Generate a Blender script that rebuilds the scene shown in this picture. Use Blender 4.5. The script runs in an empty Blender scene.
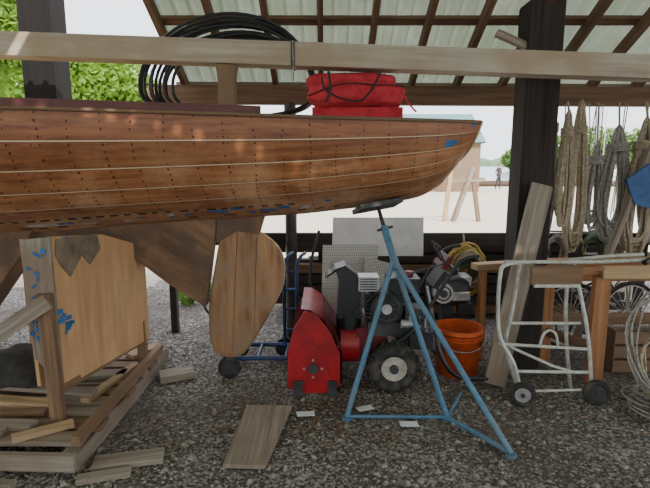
import bpy, math, random
import numpy as np
from mathutils import Vector, Matrix
random.seed(7)
R = random.uniform

# ------------------------------------------------------------ materials
def lin(c):
    o=[]
    for k in c[:3]:
        k=k/255.0
        o.append(k/12.92 if k<=0.04045 else ((k+0.055)/1.055)**2.4)
    return (o[0],o[1],o[2],1)

def mat(name,c1,c2=None,rough=.75,metal=0.0,scale=6,bump=0.0,grain=False,translucent=0.0,c3=None,bscale=None,gs=(1.2,30),c3s=2.2):
    m=bpy.data.materials.new(name); m.use_nodes=True
    nt=m.node_tree; N=nt.nodes; L=nt.links
    b=N['Principled BSDF']; b.inputs['Roughness'].default_value=rough; b.inputs['Metallic'].default_value=metal
    if c2 is None: c2=tuple(k*.8 for k in c1)
    tc=N.new('ShaderNodeTexCoord'); mp=N.new('ShaderNodeMapping')
    if grain:
        L.new(tc.outputs['UV'],mp.inputs[0]); mp.inputs['Scale'].default_value=(gs[0],gs[1],gs[1])
        sc=1.0
    else:
        L.new(tc.outputs['Object'],mp.inputs[0]); sc=scale
    n=N.new('ShaderNodeTexNoise'); n.inputs['Scale'].default_value=sc; n.inputs['Detail'].default_value=6; n.inputs['Roughness'].default_value=.65
    L.new(mp.outputs[0],n.inputs['Vector'])
    r=N.new('ShaderNodeValToRGB'); r.color_ramp.elements[0].position=.34; r.color_ramp.elements[1].position=.66
    r.color_ramp.elements[0].color=lin(c2); r.color_ramp.elements[1].color=lin(c1)
    L.new(n.outputs['Fac'],r.inputs[0])
    col=r.outputs[0]
    if c3 is not None:
        n2=N.new('ShaderNodeTexNoise'); n2.inputs['Scale'].default_value=c3s; n2.inputs['Detail'].default_value=5
        L.new(tc.outputs['Object'],n2.inputs['Vector'])
        r2=N.new('ShaderNodeValToRGB'); r2.color_ramp.elements[0].position=.47; r2.color_ramp.elements[1].position=.62
        L.new(n2.outputs['Fac'],r2.inputs[0])
        mx=N.new('ShaderNodeMixRGB'); mx.inputs[2].default_value=lin(c3)
        ml=N.new('ShaderNodeMath'); ml.operation='MULTIPLY'; ml.inputs[1].default_value=.8; L.new(r2.outputs[0],ml.inputs[0])
        L.new(ml.outputs[0],mx.inputs[0]); L.new(col,mx.inputs[1]); col=mx.outputs[0]
    L.new(col,b.inputs['Base Color'])
    if bump>0:
        bp=N.new('ShaderNodeBump'); bp.inputs['Strength'].default_value=bump; bp.inputs['Distance'].default_value=.01
        if bscale:
            n3=N.new('ShaderNodeTexNoise'); n3.inputs['Scale'].default_value=bscale
            L.new(tc.outputs['Object'],n3.inputs['Vector']); L.new(n3.outputs['Fac'],bp.inputs['Height'])
        else: L.new(n.outputs['Fac'],bp.inputs['Height'])
        L.new(bp.outputs[0],b.inputs['Normal'])
    if translucent>0:
        t=N.new('ShaderNodeBsdfTranslucent'); L.new(col,t.inputs['Color'])
        ms=N.new('ShaderNodeMixShader'); ms.inputs[0].default_value=translucent
        L.new(b.outputs[0],ms.inputs[1]); L.new(t.outputs[0],ms.inputs[2])
        L.new(ms.outputs[0],N['Material Output'].inputs['Surface'])
    return m

M={}
M['grey_wood']=mat('weathered_grey_wood',(162,150,136),(108,97,85),grain=True,bump=.25,c3=(128,108,90))
M['mast']=mat('mast_paint',(196,184,168),(146,132,114),grain=True,bump=.15,c3=(162,140,114),gs=(.8,14))
M['brown_wood']=mat('brown_wood',(140,108,80),(94,70,50),grain=True,bump=.2,c3=(118,95,74))
M['dark_wood']=mat('dark_wood',(66,55,48),(38,31,28),grain=True,bump=.3)
M['tar_post']=mat('creosoted_post',(62,52,46),(30,25,24),grain=True,bump=.35,rough=.9)
M['tar_post_shaded']=mat('creosoted_post_shaded',(26,22,21),(13,11,11),grain=True,bump=.35,rough=1)  # left post only: same creosoted wood, backlit shade put into the colour
M['rafter']=mat('rafter_wood',(130,98,74),(86,64,48),grain=True,bump=.2)
M['tan_wood']=mat('tan_pine',(202,172,130),(156,124,88),grain=True,bump=.12,c3=(166,140,110))
M['orange_wood']=mat('orange_wood',(184,132,88),(140,94,60),grain=True,bump=.12)
M['plywood']=mat('plywood',(212,172,126),(174,130,88),grain=True,bump=.08,c3=(188,146,104),gs=(1.0,7))
M['red_wood']=mat('mahogany_rail',(104,44,38),(66,26,24),grain=True,rough=.4)
M['deadwood']=mat('deadwood',(140,106,78),(74,56,44),grain=True,bump=.15,c3=(90,72,60),gs=(1.4,6),c3s=4)
M['rudder']=mat('rudder_wood',(178,136,98),(116,84,60),grain=True,bump=.1,c3=(144,118,94),gs=(1.3,12),c3s=4.5)
M['steel_blue']=mat('blue_paint_steel',(84,128,156),(62,100,128),rough=.5,scale=20,bump=.05,c3=(96,120,134))
M['blue']=mat('blue_enamel',(30,60,112),(22,46,90),rough=.4)
M['red']=mat('red_enamel',(172,26,34),(124,18,26),rough=.4,scale=5)
M['red_dark']=mat('dark_red_enamel',(104,16,22),(66,10,14),rough=.5)
M['red_canvas']=mat('red_canvas',(208,62,72),(168,38,50),rough=.95,scale=14,bump=.7,bscale=20)
M['black']=mat('black_plastic',(36,36,38),(20,20,22),rough=.45)
M['rubber']=mat('rubber',(50,48,46),(30,29,29),rough=.85,scale=30,bump=.2,c3=(84,78,70),c3s=16)
M['hose']=mat('black_pipe',(30,32,36),(18,19,22),rough=.35)
M['dgrey']=mat('dark_grey_metal',(80,80,82),(48,48,50),rough=.5,metal=.4)
M['silver']=mat('aluminium',(200,200,198),(150,150,150),rough=.38,metal=.6,scale=12)
M['rim']=mat('rim_cream',(196,190,178),(150,142,130),rough=.5,scale=20)
M['white']=mat('white_paint',(236,236,230),(206,206,200),rough=.5)
M['galv']=mat('galvanised_tube',(208,208,200),(166,164,156),rough=.4,metal=.2,scale=25)
M['orange']=mat('orange_plastic',(226,102,48),(188,78,36),rough=.45)
M['tape']=mat('blue_tape',(52,116,176),(36,90,146),rough=.7)
M['rope_tan']=mat('tan_rope',(192,178,154),(134,120,100),rough=.95,scale=60,bump=.4)
M['rope_grey']=mat('grey_rope',(176,172,164),(116,111,104),rough=.95,scale=60,bump=.4)
M['rope_yellow']=mat('yellow_rope',(200,172,96),(146,122,66),rough=.9,scale=60)
M['rope_green']=mat('green_hose',(84,98,66),(58,70,46),rough=.6)
M['paper']=mat('paper',(228,230,232),(206,208,212),rough=.9)
M['stone']=mat('gravel_stones',(176,171,164),(86,82,78),rough=.9,scale=34,c3=(132,124,115))
M['leafdead']=mat('dead_leaf',(138,100,70),(84,60,44),rough=.9,scale=30)
M['leaf']=mat('green_leaf',(150,184,70),(80,118,40),rough=.6,scale=.9,translucent=.5)
M['leaf_far']=mat('far_foliage',(112,134,104),(82,106,80),rough=.9,scale=.08)
M['leaf_mid']=mat('mid_foliage',(118,150,76),(76,104,50),rough=.8,scale=.6,translucent=.3)
M['bark']=mat('bark',(98,82,66),(62,50,40),rough=.9,scale=10,bump=.4)
M['roof']=mat('fibreglass_roof_sheet',(186,194,176),(148,160,142),rough=.5,scale=1.6,translucent=.21,c3=(166,176,150))
M['teal']=mat('teal_siding',(104,138,146),(84,114,124),rough=.7)
M['house']=mat('ochre_siding',(206,150,98),(180,126,80),rough=.8)
M['shingle']=mat('cedar_shingle',(140,118,96),(104,88,72),rough=.9,scale=10)
M['tarp']=mat('blue_tarp',(52,96,150),(36,72,124),rough=.6,scale=9,bump=.5,bscale=14)
M['lead']=mat('dark_canvas',(70,68,66),(44,42,42),rough=.9,scale=9,bump=.4)
M['cloth']=mat('epoxy_cloth',(136,120,100),(92,80,66),rough=.6,scale=14)
M['cream']=mat('cream_edge',(206,180,144),(168,140,106),grain=True,rough=.6)
M['white_bottom']=mat('white_primer',(214,214,208),(160,160,156),rough=.8,scale=20)

def diamond():
    m=bpy.data.materials.new('diamond_plate'); m.use_nodes=True; nt=m.node_tree; N=nt.nodes; L=nt.links
    b=N['Principled BSDF']; b.inputs['Metallic'].default_value=.25; b.inputs['Roughness'].default_value=.42
    tc=N.new('ShaderNodeTexCoord')
    br=N.new('ShaderNodeTexChecker'); br.inputs['Scale'].default_value=75
    mp=N.new('ShaderNodeMapping'); mp.inputs['Rotation'].default_value=(0,math.radians(45),0)
    L.new(tc.outputs['Object'],mp.inputs[0]); L.new(mp.outputs[0],br.inputs['Vector'])
    br.inputs['Color1'].default_value=lin((206,206,202)); br.inputs['Color2'].default_value=lin((158,158,155))
    L.new(br.outputs['Color'],b.inputs['Base Color'])
    bp=N.new('ShaderNodeBump'); bp.inputs['Strength'].default_value=.5; bp.inputs['Distance'].default_value=.004
    L.new(br.outputs['Fac'],bp.inputs['Height']); L.new(bp.outputs[0],b.inputs['Normal'])
    return m
M['diamond']=diamond()

NST=7
def hullmat():
    m=bpy.data.materials.new('varnished_planking'); m.use_nodes=True; nt=m.node_tree; N=nt.nodes; L=nt.links
    b=N['Principled BSDF']; b.inputs['Roughness'].default_value=.42
    tc=N.new('ShaderNodeTexCoord'); sp=N.new('ShaderNodeSeparateXYZ'); L.new(tc.outputs['UV'],sp.inputs[0])
    def math_(op,a,bb=None,c=None):
        n=N.new('ShaderNodeMath'); n.operation=op
        for i,v in enumerate((a,bb,c)):
            if v is None: continue
            if isinstance(v,(int,float)): n.inputs[i].default_value=v
            else: L.new(v,n.inputs[i])
        return n.outputs[0]
    u=sp.outputs[0]; v=math_('MULTIPLY',sp.outputs[1],NST)
    fv=math_('FRACT',v); fl=math_('FLOOR',v)
    dv=math_('ABSOLUTE',math_('SUBTRACT',fv,.5))
    seam=math_('GREATER_THAN',dv,.474)
    seamd=math_('GREATER_THAN',dv,.45)
    wn=N.new('ShaderNodeTexWhiteNoise'); wn.noise_dimensions='1D'; L.new(fl,wn.inputs['W'])
    # rivet columns on the frames: slightly irregular, some missing (bunged over)
    jn=N.new('ShaderNodeTexNoise'); jn.inputs['Scale'].default_value=5.0; L.new(tc.outputs['Object'],jn.inputs['Vector'])
    uj=math_('ADD',u,math_('MULTIPLY',math_('SUBTRACT',jn.outputs['Fac'],.5),.07))
    cu=math_('MULTIPLY',uj,1/.155)
    du=math_('MULTIPLY',math_('ABSOLUTE',math_('SUBTRACT',math_('FRACT',cu),.5)),.155)
    v4=math_('MULTIPLY',v,4)
    f4=math_('MULTIPLY',math_('ABSOLUTE',math_('SUBTRACT',math_('FRACT',v4),.5)),.03)
    d1=math_('SQRT',math_('ADD',math_('MULTIPLY',du,du),math_('MULTIPLY',f4,f4)))
    idc=N.new('ShaderNodeCombineXYZ'); L.new(math_('FLOOR',cu),idc.inputs[0]); L.new(math_('FLOOR',v4),idc.inputs[1])
    wr=N.new('ShaderNodeTexWhiteNoise'); wr.noise_dimensions='3D'; L.new(idc.outputs[0],wr.inputs['Vector'])
    dot1=math_('MULTIPLY',math_('LESS_THAN',d1,math_('ADD',math_('MULTIPLY',wr.outputs['Value'],.003),.0038)),math_('ADD',math_('MULTIPLY',math_('GREATER_THAN',wr.outputs['Value'],.22),.75),.25))
    cu2=math_('MULTIPLY',uj,1/.052)
    fu2=math_('MULTIPLY',math_('ABSOLUTE',math_('SUBTRACT',math_('FRACT',cu2),.5)),.052)
    e=math_('MULTIPLY',math_('ABSOLUTE',math_('SUBTRACT',dv,.38)),.13)
    d2=math_('SQRT',math_('ADD',math_('MULTIPLY',fu2,fu2),math_('MULTIPLY',e,e)))
    id2=N.new('ShaderNodeCombineXYZ'); L.new(math_('FLOOR',cu2),id2.inputs[0]); L.new(fl,id2.inputs[1])
    wr2=N.new('ShaderNodeTexWhiteNoise'); wr2.noise_dimensions='3D'; L.new(id2.outputs[0],wr2.inputs['Vector'])
    dot2=math_('MULTIPLY',math_('LESS_THAN',d2,.0042),math_('MULTIPLY',wr2.outputs['Value'],.75))
    dots=math_('MAXIMUM',dot1,dot2)
    cb=N.new('ShaderNodeCombineXYZ'); L.new(math_('MULTIPLY',u,1.3),cb.inputs[0]); L.new(math_('MULTIPLY',v,1.9),cb.inputs[1]); L.new(math_('MULTIPLY',fl,7.3),cb.inputs[2])
    n=N.new('ShaderNodeTexNoise'); n.inputs['Scale'].default_value=1.7; n.inputs['Detail'].default_value=9; n.inputs['Roughness'].default_value=.72; L.new(cb.outputs[0],n.inputs['Vector'])
    r=N.new('ShaderNodeValToRGB'); r.color_ramp.elements[0].position=.34; r.color_ramp.elements[1].position=.68
    r.color_ramp.elements[0].color=lin((120,72,46)); r.color_ramp.elements[1].color=lin((184,130,86))
    L.new(n.outputs['Fac'],r.inputs[0])
    n2=N.new('ShaderNodeTexNoise'); n2.inputs['Scale'].default_value=2.0; n2.inputs['Detail'].default_value=7; n2.inputs['Roughness'].default_value=.68; L.new(tc.outputs['Object'],n2.inputs['Vector'])
    r2=N.new('ShaderNodeValToRGB'); r2.color_ramp.elements[0].position=.47; r2.color_ramp.elements[1].position=.62
    L.new(n2.outputs['Fac'],r2.inputs[0])
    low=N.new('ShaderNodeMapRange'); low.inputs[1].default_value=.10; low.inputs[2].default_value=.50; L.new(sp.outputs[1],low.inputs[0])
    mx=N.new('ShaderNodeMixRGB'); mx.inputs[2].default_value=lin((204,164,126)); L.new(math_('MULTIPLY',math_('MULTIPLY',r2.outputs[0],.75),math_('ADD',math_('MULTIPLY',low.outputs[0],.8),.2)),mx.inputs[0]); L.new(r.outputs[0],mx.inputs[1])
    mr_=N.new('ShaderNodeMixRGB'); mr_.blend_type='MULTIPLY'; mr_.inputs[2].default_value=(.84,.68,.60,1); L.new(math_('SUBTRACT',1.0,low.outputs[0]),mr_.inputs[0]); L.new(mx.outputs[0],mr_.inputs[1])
    hs=N.new('ShaderNodeHueSaturation'); L.new(math_('ADD',math_('MULTIPLY',wn.outputs['Value'],.28),.86),hs.inputs['Value']); L.new(mr_.outputs[0],hs.inputs['Color'])
    a=N.new('ShaderNodeMixRGB'); a.inputs[2].default_value=lin((84,48,32)); L.new(math_('MULTIPLY',seamd,.8),a.inputs[0]); L.new(hs.outputs[0],a.inputs[1])
    a2=N.new('ShaderNodeMixRGB'); a2.inputs[2].default_value=lin((224,198,162)); L.new(math_('MULTIPLY',seam,.9),a2.inputs[0]); L.new(a.outputs[0],a2.inputs[1])
    a3=N.new('ShaderNodeMixRGB'); a3.inputs[2].default_value=lin((54,28,20)); L.new(math_('MULTIPLY',dots,.9),a3.inputs[0]); L.new(a2.outputs[0],a3.inputs[1])
    L.new(a3.outputs[0],b.inputs['Base Color'])
    bp=N.new('ShaderNodeBump'); bp.inputs['Strength'].default_value=.4; bp.inputs['Distance'].default_value=.004; bp.invert=True
    L.new(seam,bp.inputs['Height']); L.new(bp.outputs[0],b.inputs['Normal'])
    return m
M['hull']=hullmat()

def groundmat():
    m=bpy.data.materials.new('gravel_ground'); m.use_nodes=True; nt=m.node_tree; N=nt.nodes; L=nt.links
    b=N['Principled BSDF']; b.inputs['Roughness'].default_value=.95
    tc=N.new('ShaderNodeTexCoord')
    vo=N.new('ShaderNodeTexVoronoi'); vo.inputs['Scale'].default_value=64; L.new(tc.outputs['Object'],vo.inputs['Vector'])
    r=N.new('ShaderNodeValToRGB'); cr=r.color_ramp
    cr.elements[0].color=lin((62,59,57)); cr.elements[1].color=lin((176,170,164))
    e=cr.elements.new(.55); e.color=lin((108,103,98))
    sp=N.new('ShaderNodeSeparateColor'); L.new(vo.outputs['Color'],sp.inputs[0]); L.new(sp.outputs[0],r.inputs[0])
    n=N.new('ShaderNodeTexNoise'); n.inputs['Scale'].default_value=1.3; n.inputs['Detail'].default_value=6; L.new(tc.outputs['Object'],n.inputs['Vector'])
    r2=N.new('ShaderNodeValToRGB'); r2.color_ramp.elements[0].position=.42; r2.color_ramp.elements[1].position=.62; L.new(n.outputs['Fac'],r2.inputs[0])
    mx=N.new('ShaderNodeMixRGB'); mx.inputs[2].default_value=lin((82,70,61))
    mul=N.new('ShaderNodeMath'); mul.operation='MULTIPLY'; mul.inputs[1].default_value=.65; L.new(r2.outputs[0],mul.inputs[0]); L.new(mul.outputs[0],mx.inputs[0]); L.new(r.outputs[0],mx.inputs[1])
    pos=N.new('ShaderNodeSeparateXYZ'); L.new(tc.outputs['Object'],pos.inputs[0])
    mr=N.new('ShaderNodeMapRange'); mr.inputs[1].default_value=6; mr.inputs[2].default_value=9; L.new(pos.outputs[1],mr.inputs[0])
    m2=N.new('ShaderNodeMixRGB'); m2.inputs[2].default_value=lin((206,196,178)); L.new(mr.outputs[0],m2.inputs[0]); L.new(mx.outputs[0],m2.inputs[1])
    gx=N.new('ShaderNodeMapRange'); gx.inputs[1].default_value=-3.5; gx.inputs[2].default_value=-6.5; L.new(pos.outputs[0],gx.inputs[0])
    gy=N.new('ShaderNodeMapRange'); gy.inputs[1].default_value=10; gy.inputs[2].default_value=14; L.new(pos.outputs[1],gy.inputs[0])
    mm=N.new('ShaderNodeMath'); mm.operation='MULTIPLY'; L.new(gx.outputs[0],mm.inputs[0]); L.new(gy.outputs[0],mm.inputs[1])
    m3=N.new('ShaderNodeMixRGB'); m3.inputs[2].default_value=lin((130,150,80)); L.new(mm.outputs[0],m3.inputs[0]); L.new(m2.outputs[0],m3.inputs[1])
    L.new(m3.outputs[0],b.inputs['Base Color'])
    bp=N.new('ShaderNodeBump'); bp.inputs['Strength'].default_value=.9; bp.inputs['Distance'].default_value=.010; bp.invert=True
    L.new(vo.outputs['Distance'],bp.inputs['Height']); L.new(bp.outputs[0],b.inputs['Normal'])
    return m
M['ground']=groundmat()
M['water']=mat('sea_water',(176,194,204),(150,172,184),rough=.15,scale=.4,bump=.2)

# ------------------------------------------------------------ mesh builder
class Obj:
    def __init__(s,name): s.name=name; s.v=[];s.f=[];s.uv=[];s.m=[];s.s=[];s.mats=[]
    def mi(s,k):
        mt=M[k] if isinstance(k,str) else k
        if mt not in s.mats: s.mats.append(mt)
        return s.mats.index(mt)
    def add(s,vs,fs,uvs,k,smooth=False):
        o=len(s.v); s.v+= [tuple(p) for p in vs]; i=s.mi(k)
        for f,u in zip(fs,uvs):
            s.f.append([a+o for a in f]); s.uv.append(u); s.m.append(i); s.s.append(smooth)
    def boxm(s,c,ax,size,k):
        c=Vector(c); h=[x/2 for x in size]; vs=[]
        for sx in(-1,1):
            for sy in(-1,1):
                for sz in(-1,1): vs.append(c+ax[0]*h[0]*sx+ax[1]*h[1]*sy+ax[2]*h[2]*sz)
        fs=[(0,1,3,2),(4,6,7,5),(0,4,5,1),(2,3,7,6),(0,2,6,4),(1,5,7,3)]
        lc=[(sx*h[0],sy*h[1],sz*h[2]) for sx in(-1,1) for sy in(-1,1) for sz in(-1,1)]
        la=max(range(3),key=lambda i:size[i]); ot=[i for i in range(3) if i!=la]
        ou,ov=R(0,9),R(0,9); uvs=[[(lc[a][la]+ou,lc[a][ot[0]]+lc[a][ot[1]]+ov) for a in f] for f in fs]
        s.add(vs,fs,uvs,k)
    def box(s,c,size,k,rot=(0,0,0)):
        m=(Matrix.Rotation(rot[2],3,'Z')@Matrix.Rotation(rot[1],3,'Y')@Matrix.Rotation(rot[0],3,'X'))
        s.boxm(c,[m@Vector((1,0,0)),m@Vector((0,1,0)),m@Vector((0,0,1))],size,k)
    def beam(s,p0,p1,w,h,k,up=(0,0,1)):
        p0=Vector(p0);p1=Vector(p1); d=(p1-p0); l=d.length; d.normalize(); up=Vector(up)
        if abs(d.dot(up.normalized()))>.98: up=Vector((0,1,0))
        sd=d.cross(up).normalized(); u2=sd.cross(d).normalized()
        s.boxm((p0+p1)/2,[d,sd,u2],(l,w,h),k)
    def tube(s,pts,r,k,n=8,closed=False,sm=0):
        P=[Vector(p) for p in pts]
        if sm:
            Q=[];m=len(P); rng=range(m if closed else m-1)
            for i in rng:
                a=P[(i-1)%m] if closed else P[max(i-1,0)]; b=P[i]; c=P[(i+1)%m]; d=P[(i+2)%m] if closed else P[min(i+2,m-1)]
                for j in range(sm):
                    t=j/sm; Q.append(.5*((2*b)+(c-a)*t+(2*a-5*b+4*c-d)*t*t+(3*b-a-3*c+d)*t**3))
            if not closed: Q.append(P[-1])
            P=Q
        m=len(P); rs=r if isinstance(r,(list,tuple)) else None
        T=[]
        for i in range(m):
            a=P[(i-1)%m] if (closed or i>0) else P[i]; b=P[(i+1)%m] if (closed or i<m-1) else P[i]
            t=b-a; T.append(t.normalized() if t.length>1e-9 else Vector((0,0,1)))
        nrm=T[0].orthogonal().normalized(); vs=[]; acc=0; us=[]
        for i in range(m):
            nrm=(nrm-T[i]*nrm.dot(T[i])); nrm=nrm.normalized() if nrm.length>1e-6 else T[i].orthogonal().normalized()
            bn=T[i].cross(nrm)
            rr=r if rs is None else rs[min(i*len(rs)//m,len(rs)-1)]
            for j in range(n):
                a=2*math.pi*j/n; vs.append(P[i]+(nrm*math.cos(a)+bn*math.sin(a))*rr)
            if i: acc+=(P[i]-P[i-1]).length
            us.append(acc)
        fs=[];uv=[]
        for i in range(m if closed else m-1):
            i2=(i+1)%m
            for j in range(n):
                j2=(j+1)%n; fs.append((i*n+j,i*n+j2,i2*n+j2,i2*n+j))
                v0=j/n*.1;v1=(j+1)/n*.1; u1=us[i2] if i2 else acc
                uv.append([(us[i],v0),(us[i],v1),(u1,v1),(u1,v0)])
        s.add(vs,fs,uv,k,True)
        if not closed:
            for b0 in(0,(m-1)*n):
                s.add(vs[b0:b0+n],[tuple(range(n))],[[(0,0)]*n],k)
    def cyl(s,p0,p1,r,k,n=24,r2=None):
        p0=Vector(p0);p1=Vector(p1); d=(p1-p0).normalized(); a=d.orthogonal().normalized(); b=d.cross(a); r2=r if r2 is None else r2
        vs=[]
        for p,rr in((p0,r),(p1,r2)):
            for j in range(n): t=2*math.pi*j/n; vs.append(p+(a*math.cos(t)+b*math.sin(t))*rr)
        fs=[(j,(j+1)%n,n+(j+1)%n,n+j) for j in range(n)]
        s.add(vs,fs,[[(0,0),(0,.1),(1,.1),(1,0)]]*n,k,True)
        s.add(vs[:n],[tuple(range(n))],[[(0,0)]*n],k); s.add(vs[n:],[tuple(range(n))],[[(0,0)]*n],k)
    def torus(s,c,Rr,r,axis,k,n=32,m=10):
        ax=Vector(axis).normalized(); a=ax.orthogonal().normalized(); b=ax.cross(a); c=Vector(c)
        s.tube([c+(a*math.cos(2*math.pi*i/n)+b*math.sin(2*math.pi*i/n))*Rr for i in range(n)],r,k,n=m,closed=True)
    def ell(s,c,r,k,n=16,m=10,fn=None):
        c=Vector(c); vs=[];fs=[]
        for i in range(m+1):
            p=math.pi*i/m
            for j in range(n):
                t=2*math.pi*j/n; q=Vector((math.sin(p)*math.cos(t),math.sin(p)*math.sin(t),math.cos(p)))
                if fn: q=fn(q)
                vs.append(c+Vector((q.x*r[0],q.y*r[1],q.z*r[2])))
        for i in range(m):
            for j in range(n): fs.append((i*n+j,(i+1)*n+j,(i+1)*n+(j+1)%n,i*n+(j+1)%n))
        s.add(vs,fs,[[(0,0)]*4]*len(fs),k,True)
    def prism(s,pts,off,k,smooth=False,uv=None):
        P=[Vector(p) for p in pts]; off=Vector(off); n=len(P)
        vs=P+[p+off for p in P]
        uv=uv or (lambda p:(p.z+p.y*.3,p.x+p.y))
        fs=[tuple(range(n)),tuple(range(2*n-1,n-1,-1))]
        s.add(vs,fs,[[uv(vs[a]) for a in f] for f in fs],k)
        sd=[(i,n+i,n+(i+1)%n,(i+1)%n) for i in range(n)]
        s.add(vs,sd,[[uv(vs[a]) for a in f] for f in sd],k,smooth)
    def wheel(s,c,r,w,axis,tk='rubber',rk='rim',lug=0,spokes=0):
        ax=Vector(axis).normalized(); c=Vector(c)
        s.torus(c,r-w*.45,w*.5,ax,tk,n=36)
        if spokes:
            a=ax.orthogonal().normalized(); b=ax.cross(a)
            for i in range(spokes):
                t=2*math.pi*i/spokes; s.tube([c,c+(a*math.cos(t)+b*math.sin(t))*(r-w*.5)],.0025,'galv',n=4)
            s.cyl(c-ax*.02,c+ax*.02,.018,'galv',12); s.torus(c,r-w,.008,ax,'galv')
        else:
            s.cyl(c-ax*w*.3,c+ax*w*.3,r-w*.75,rk,28); s.torus(c-ax*w*.3,r*.48,w*.08,ax,rk); s.cyl(c-ax*w*.55,c+ax*w*.55,r*.17,'dgrey',14)
        if lug:
            a=ax.orthogonal().normalized(); b=ax.cross(a)
            for i in range(lug):
                t=2*math.pi*i/lug; d=a*math.cos(t)+b*math.sin(t); tg=ax.cross(d)
                for sg in(-1,1):
                    x2=(ax*1+tg*.5*sg).normalized()
                    s.boxm(c+d*(r)+ax*w*.25*sg,[x2,x2.cross(d).normalized(),d],(w*.5,.016,.02),tk)
    def done(s,bevel=0):
        me=bpy.data.meshes.new(s.name)
        me.from_pydata(s.v,[],s.f); me.validate(clean_customdata=False)
        for mt in s.mats: me.materials.append(mt)
        ul=me.uv_layers.new(name='UVMap')
        if len(me.polygons)==len(s.f):
            flat=[x for u in s.uv for p in u for x in p]; ul.data.foreach_set('uv',flat)
            me.polygons.foreach_set('material_index',s.m); me.polygons.foreach_set('use_smooth',s.s)
        else: print('WARN',s.name)
        me.update()
        ob=bpy.data.objects.new(s.name,me); bpy.context.collection.objects.link(ob)
        if bevel:
            b=ob.modifiers.new('bevel','BEVEL'); b.width=bevel; b.segments=2; b.limit_method='ANGLE'; b.angle_limit=math.radians(50)
        return ob

# ------------------------------------------------------------ camera / light
cam=bpy.data.cameras.new('camera'); co=bpy.data.objects.new('camera',cam); bpy.context.collection.objects.link(co)
cam.sensor_width=36; cam.lens=490/650*36; cam.clip_end=2000
co.location=(0,0,1.55); co.rotation_euler=(math.radians(90-9.2),0,0)
bpy.context.scene.camera=co
w=bpy.data.worlds.new('sky'); bpy.context.scene.world=w; w.use_nodes=True
bg=w.node_tree.nodes['Background']; bg.inputs[0].default_value=(.90,.94,1,1); bg.inputs[1].default_value=2.9
sun=bpy.data.lights.new('sun','SUN'); sun.energy=8; sun.angle=.01; sun.color=(1,.95,.86)
so=bpy.data.objects.new('sun',sun); bpy.context.collection.objects.link(so)
so.rotation_euler=Vector((.35,-.95,1.0)).to_track_quat('Z','Y').to_euler()

# ------------------------------------------------------------ ground, water
g=Obj('ground'); g.add([(-90,-12,0),(90,-12,0),(90,40,0),(-90,40,0)],[(0,1,2,3)],[[(0,0)]*4],'ground'); g.done()
g=Obj('water'); g.add([(-900,39.5,-.25),(900,39.5,-.25),(900,1400,-.25),(-900,1400,-.25)],[(0,1,2,3)],[[(0,0)]*4],'water'); g.done()

o=Obj('gravel')
for i in range(17000):
    y=2.0+5*random.random()**1.6; x=R(-1,1)*(.75*y+.5); sz=R(.004,.012)*(1+(random.random()<.07)*1.1)
    a=R(0,6.28); vs=[]
    for q in((1,0,0),(0,1,0),(-1,0,0),(0,-1,0),(0,0,1),(0,0,-1)):
        p=Vector(q)*sz*R(.7,1.3); p=Matrix.Rotation(a,3,'Z')@p; vs.append((p.x+x,p.y*.8+y,p.z*.6+sz*.3))
    o.add(vs,[(0,1,4),(1,2,4),(2,3,4),(3,0,4),(1,0,5),(2,1,5),(3,2,5),(0,3,5)],[[(0,0)]*3]*8,'stone')
o.done()
o=Obj('dead_leaves')
for i in range(1500):
    y=R(2.5,3.8); x=random.gauss(.5,.7) if i%3 else R(-1,2.4); s_=R(.008,.018); a=R(0,6.28)
    c=Vector((x,y,.012)); d=Vector((math.cos(a),math.sin(a),R(-.3,.3)))*s_; e=Vector((-math.sin(a),math.cos(a),R(-.4,.4)))*s_*.5
    o.add([c-d,c+e,c+d,c-e],[(0,1,2,3)],[[(0,0)]*4],'leafdead')
o.done()

# ------------------------------------------------------------ shed roof & frame
EV=4.62; SL=.5
def rz(y): return 2.30+SL*(4.45-y)
def corr(name,x0,x1,y0,y1,zf):
    o=Obj(name); p=.115; n=int((x1-x0)/p); prof=[]
    for i in range(n):
        b=x0+i*p; prof+=[(b,0),(b+p*.5,0),(b+p*.66,.034),(b+p*.86,.034)]
    prof.append((x0+n*p,0)); vs=[]
    for (x,h) in prof: vs+=[(x,y0,zf(y0)+h),(x,y1,zf(y1)+h)]
    fs=[(2*i,2*i+1,2*i+3,2*i+2) for i in range(len(prof)-1)]
    o.add(vs,fs,[[(0,0)]*4]*len(fs),'roof'); o.done()
corr('roof_sheet',-1.27,7,0,EV,rz)
corr('roof_sheet',-8,-1.28,0,3.3,rz)  # unseen left stretch of roof, added to shade the boat below
corr('roof_sheet',-8,7,-4.6,0,lambda y: rz(0)+SL*y)  # unseen rear slope, added to block sun from behind the camera
o=Obj('roof_rafters')
x=-1.21
while x<6.8:
    o.beam((x,0,rz(0)-.075),(x,EV-.03,rz(EV-.03)-.075),.042,.085,'rafter'); x+=.392
for y in (.6,1.4,2.2,3.0,3.82): o.beam((-1.25,y,rz(y)-.018),(6.9,y,rz(y)-.018),.07,.03,'rafter',up=(0,SL,1))
o.done()
o=Obj('eave_header_beam')
o.beam((-1.5,4.34,2.14),(6.8,4.34,2.10),.09,.155,'rafter')
o.beam((-1.3,4.46,2.24),(6.8,4.46,2.20),.04,.05,'grey_wood')
o.done(.004)
o=Obj('shed_post')
o.beam((1.515,3.65,0),(1.52,3.65,2.66),.24,.22,'tar_post',up=(0,1,0))
o.beam((1.42,3.60,2.36),(1.20,3.62,2.46),.05,.05,'grey_wood')
o.done(.006)
o=Obj('shed_post'); o.beam((-2.23,4.1,0),(-2.23,4.1,3.0),.25,.25,'tar_post_shaded',up=(0,1,0)); o.done(.006)
for px_ in(-6,4.8): 
    o=Obj('shed_post'); o.beam((px_,4.1,0),(px_,4.1,2.45),.25,.25,'tar_post'); o.done(.006)
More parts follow.
